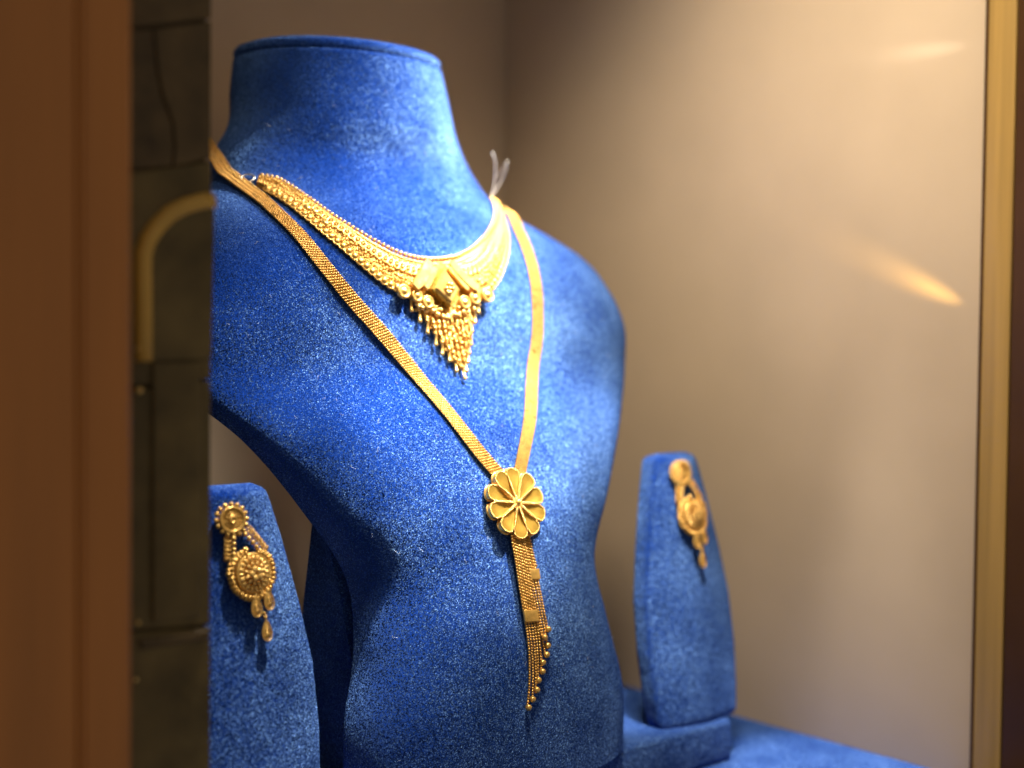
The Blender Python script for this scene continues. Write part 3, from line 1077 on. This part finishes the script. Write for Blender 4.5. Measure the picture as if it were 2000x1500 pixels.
# ------------------------------------------------------------------ earrings
def make_earring(u0, n0, label, rot, sc_, du, ds):
    # the earring is laid out in its own plane: x right, y up, z out, origin at the stud, metres
    def F(x, y, z=0.0):
        c_, s_ = math.cos(rot), math.sin(rot)
        X, Y = (x * c_ - y * s_) * sc_ + du, (x * s_ + y * c_) * sc_ + ds
        n = stand_n(n0, Y, X) + .0006
        return Vector((u0 + X, -(n) - z * sc_, PT + EYE + Y))

    def FMt(x, y, z=0.0, k=1.0, rz=0.0):
        p = F(x, y, z)
        ex = (F(x + .0004, y, z) - p).normalized()
        ey = (F(x, y + .0004, z) - p).normalized()
        ez = ex.cross(ey).normalized()
        ey = ez.cross(ex)
        M_ = Matrix(((ex.x, ey.x, ez.x, p.x), (ex.y, ey.y, ez.y, p.y), (ex.z, ey.z, ez.z, p.z), (0, 0, 0, 1)))
        return M_ @ Matrix.Rotation(rz, 4, 'Z') @ Matrix.Scale(k * sc_, 4)
    t = thing('earring', F(.008, -.040), label, 'earring', 'gold drop earrings')
    # stud: dished disc with spiral, ring of beads
    s_ = MB().add(lathe([(0, -.0004), (.0044, -.0004), (.0044, .0008), (.0039, .0010), (.0036, .0006), (.0020, .0004), (.0012, .0004), (0, .0004)], 36))
    for q in range(-4, 5):
        if abs(q) < 1:
            continue
        hw = math.sqrt(max(0, .0034 ** 2 - (q * .00075) ** 2))
        s_.add(tube([(-hw, q * .00075, .0005), (hw, q * .00075 + .0002, .0005)], .00022, 5))
    s_.add(lathe([(.0013, .0003), (.0014, .0008), (.0011, .0012), (.0008, .0010), (.0006, .0007), (0, .0012)], 18))
    part('stud_disc', s_.mesh('stud_disc', GOLD), t, FMt(0, 0, .0012))
    for q in range(16):
        a = 2 * math.pi * q / 16
        part('bead', BEAD, t, FMt(.0050 * math.cos(a), .0050 * math.sin(a), .0013, .00088))
    # two beaded chains
    for (x0, y0), (x1, y1), nb in (((-.0010, -.0060), (-.0016, -.0128), 5), ((.0046, -.0044), (.0112, -.0118), 6)):
        mb = MB()
        dx, dy = x1 - x0, y1 - y0
        L_ = math.hypot(dx, dy)
        nx, ny = dy / L_, -dx / L_
        for k in range(nb):
            q = k / (nb - 1)
            part('bead', BEAD, t, FMt(x0 + dx * q - nx * .0008 * (1 if x0 < 0 else -1), y0 + dy * q - ny * .0008 * (1 if x0 < 0 else -1), .0016, .00086))
        for k in range(nb * 2 + 1):
            q = k / (nb * 2)
            for sg in (1, 2.2):
                s2 = sg if x0 < 0 else -sg
                c0 = (x0 + dx * q + nx * .0008 * (s2 - .4), y0 + dy * q + ny * .0008 * (s2 - .4))
                mb.add(tube([(.00055 * math.cos(a), .00055 * math.sin(a), 0) for a in [2 * math.pi * i / 9 for i in range(9)]], .00022, 5, True), FMt(*c0, .0010 + .0003 * (k % 2)) @ Matrix.Rotation(.5 * (-1) ** k, 4, 'X'))
        part('chain_links', mb.mesh('chain_links', GOLD), t)
    cx, cy = .0060, -.0178
    part('bead', BEAD, t, FMt(.0036, -.0100, .0016, .00105))
    # rosette
    part('rosette', MB().add(lathe([(0, -.0006), (.0066, -.0006), (.0068, .0002), (.0066, .0007), (.0062, .0009), (.0056, .0006), (0, .0006)], 40)).mesh('rosette', GOLD), t, FMt(cx, cy, .0014))
    leaf = MB().add(sph(1, 10, 6), Matrix.Diagonal((.0010, .00062, .0006, 1))).mesh('rosette_leaf', GOLDP)
    for q in range(20):
        a = 2 * math.pi * q / 20
        part('rosette_leaf', leaf, t, FMt(cx + .0049 * math.cos(a), cy + .0049 * math.sin(a), .0024, 1.15, a))
    for q in range(12):
        a = 2 * math.pi * (q + .5) / 12
        part('rosette_leaf', leaf, t, FMt(cx + .0032 * math.cos(a), cy + .0032 * math.sin(a), .0030, 1.0, a))
    dm = MB().add(lathe([(.0011, 0), (.0012, .0004), (.0008, .0009), (0, .0010)], 14)).mesh('rosette_dome', GOLDP)
    for q in range(5):
        a = 2 * math.pi * q / 5 + .6
        part('rosette_dome', dm, t, FMt(cx + .0015 * math.cos(a), cy + .0015 * math.sin(a), .0032, .95))
    # crescent of granules round the rosette, widest below
    g = MB()
    for ring, rr, r_ in ((0, .0074, .00080), (1, .0086, .00090), (2, .0080, .0007)):
        n_ = 34 if ring < 2 else 30
        for q in range(n_):
            a = R(-250) + R(320) * q / (n_ - 1)
            fade = min(1, (q + 1) / 5, (n_ - q) / 5)
            rad = rr * (.86 + .14 * fade)
            g.add(sph(r_ * random.uniform(.8, 1.2), 8, 5), FMt(cx + rad * math.cos(a), cy + rad * math.sin(a), .0013 + (.0008 if ring == 2 else 0)))
    part('granule_crescent', g.mesh('granule_crescent', GOLD), t, kind='stuff')
    # tear drops
    ol_ = []
    for k in range(22):
        a = 2 * math.pi * k / 22
        ol_.append((.0024 * math.sin(a) * math.sin(a / 2) ** 1.1 * 1.05, .0036 * math.cos(a)))
    ol_ = [(x, y) for x, y in ol_][::-1]
    ar = sum(a[0] * b_[1] - b_[0] * a[1] for a, b_ in zip(ol_, ol_[1:] + ol_[:1]))
    if ar < 0:
        ol_.reverse()
    dr = MB().add(prism([(x * .92, y * .92) for x, y in ol_], -.0004, .0008, .0006), None, 0)
    dr.add(tube([(x, y, .0006) for x, y in ol_], .00030, 6, True), None, 1)
    for q in (-.0012, -.0004, .0004):
        dr.add(tube([(-.0011, q - .0006, .0008), (.0003, q, .0009), (.0012, q - .0007, .0008)], .00018, 4), None, 1)
    dr = dr.mesh('tear_drop', [GOLD, GOLDP])
    part('tear_drop', dr, t, FMt(.0058, -.0284, .0018, 1.0, .02))
    part('tear_drop', dr, t, FMt(.0108, -.0268, .0018, 1.0, .05))
    part('tear_drop', dr, t, FMt(.0094, -.0368, .0014, .98, .0))
    for x, y, k in ((.0084, -.0245, .00085), (.0089, -.0312, .0007), (.0092, -.0325, .0008)):
        part('bead', BEAD, t, FMt(x, y, .0018, k))
    return t


make_earring(*STANDS[0], 'sharp gold drop earring with rosette on the left earring stand', 0.0, 1.0, -.0046, .1036)
make_earring(*STANDS[1], 'blurred gold drop earring on the right, farther earring stand', -.06, 1.0, -.0044, .1062)

# ------------------------------------------------------------------ thread at the right end of the choker
e0 = surf(.0590, .0590, .0008)[0]
t = thing('tie_thread', e0, 'thin white thread loop sticking up at the right end of the choker', 'thread')
iv = (DM.inverted() @ camo.matrix_world.translation)
rgt = (DM.inverted().to_3x3() @ Vector((1, 0, 0)))
mb = MB()
for pth, r_ in (([(0, 0), (.004, .004), (.0075, .009), (.009, .014), (.0085, .0185)], .00022), ([(0, 0), (.0035, .006), (.0035, .012), (.002, .0185), (-.0005, .0225)], .00024), ([(.0035, .010), (.006, .013), (.0075, .0165)], .00016)):
    mb.add(tube([e0 + rgt * x * .8 + Vector((0, .0015 * math.sin(y * 200), y * .9)) for x, y in resample(smooth(resample(pth, 14), 2), 14)], r_, 6))
part('strand', mb.mesh('strand', THREADM), t)

# ------------------------------------------------------------------ lint caught in the velvet
LINTM = plain('lint', (0.55, 0.60, 0.70), 0.9, 0.1, 900)
lm = MB()
for q in range(170):
    uu, hh = random.uniform(-.095, .09), random.uniform(-.15, .10)
    c_, w_, b_ = cwb(hh)
    if abs(uu) > .9 * w_:
        continue
    L_ = random.uniform(.0006, .0022)
    an = random.uniform(0, 6.28)
    pts_ = []
    for k in range(5):
        a_ = an + random.uniform(-.5, .5)
        q_ = (k / 4 - .5) * L_
        pts_.append(surf(uu + q_ * math.cos(a_), hh + q_ * math.sin(a_), random.uniform(.0001, .0004))[0])
    lm.add(tube(pts_, .00005, 3))
bust = bpy.data.objects['necklace_bust']
part('lint', lm.mesh('lint', LINTM), bust, kind='stuff')
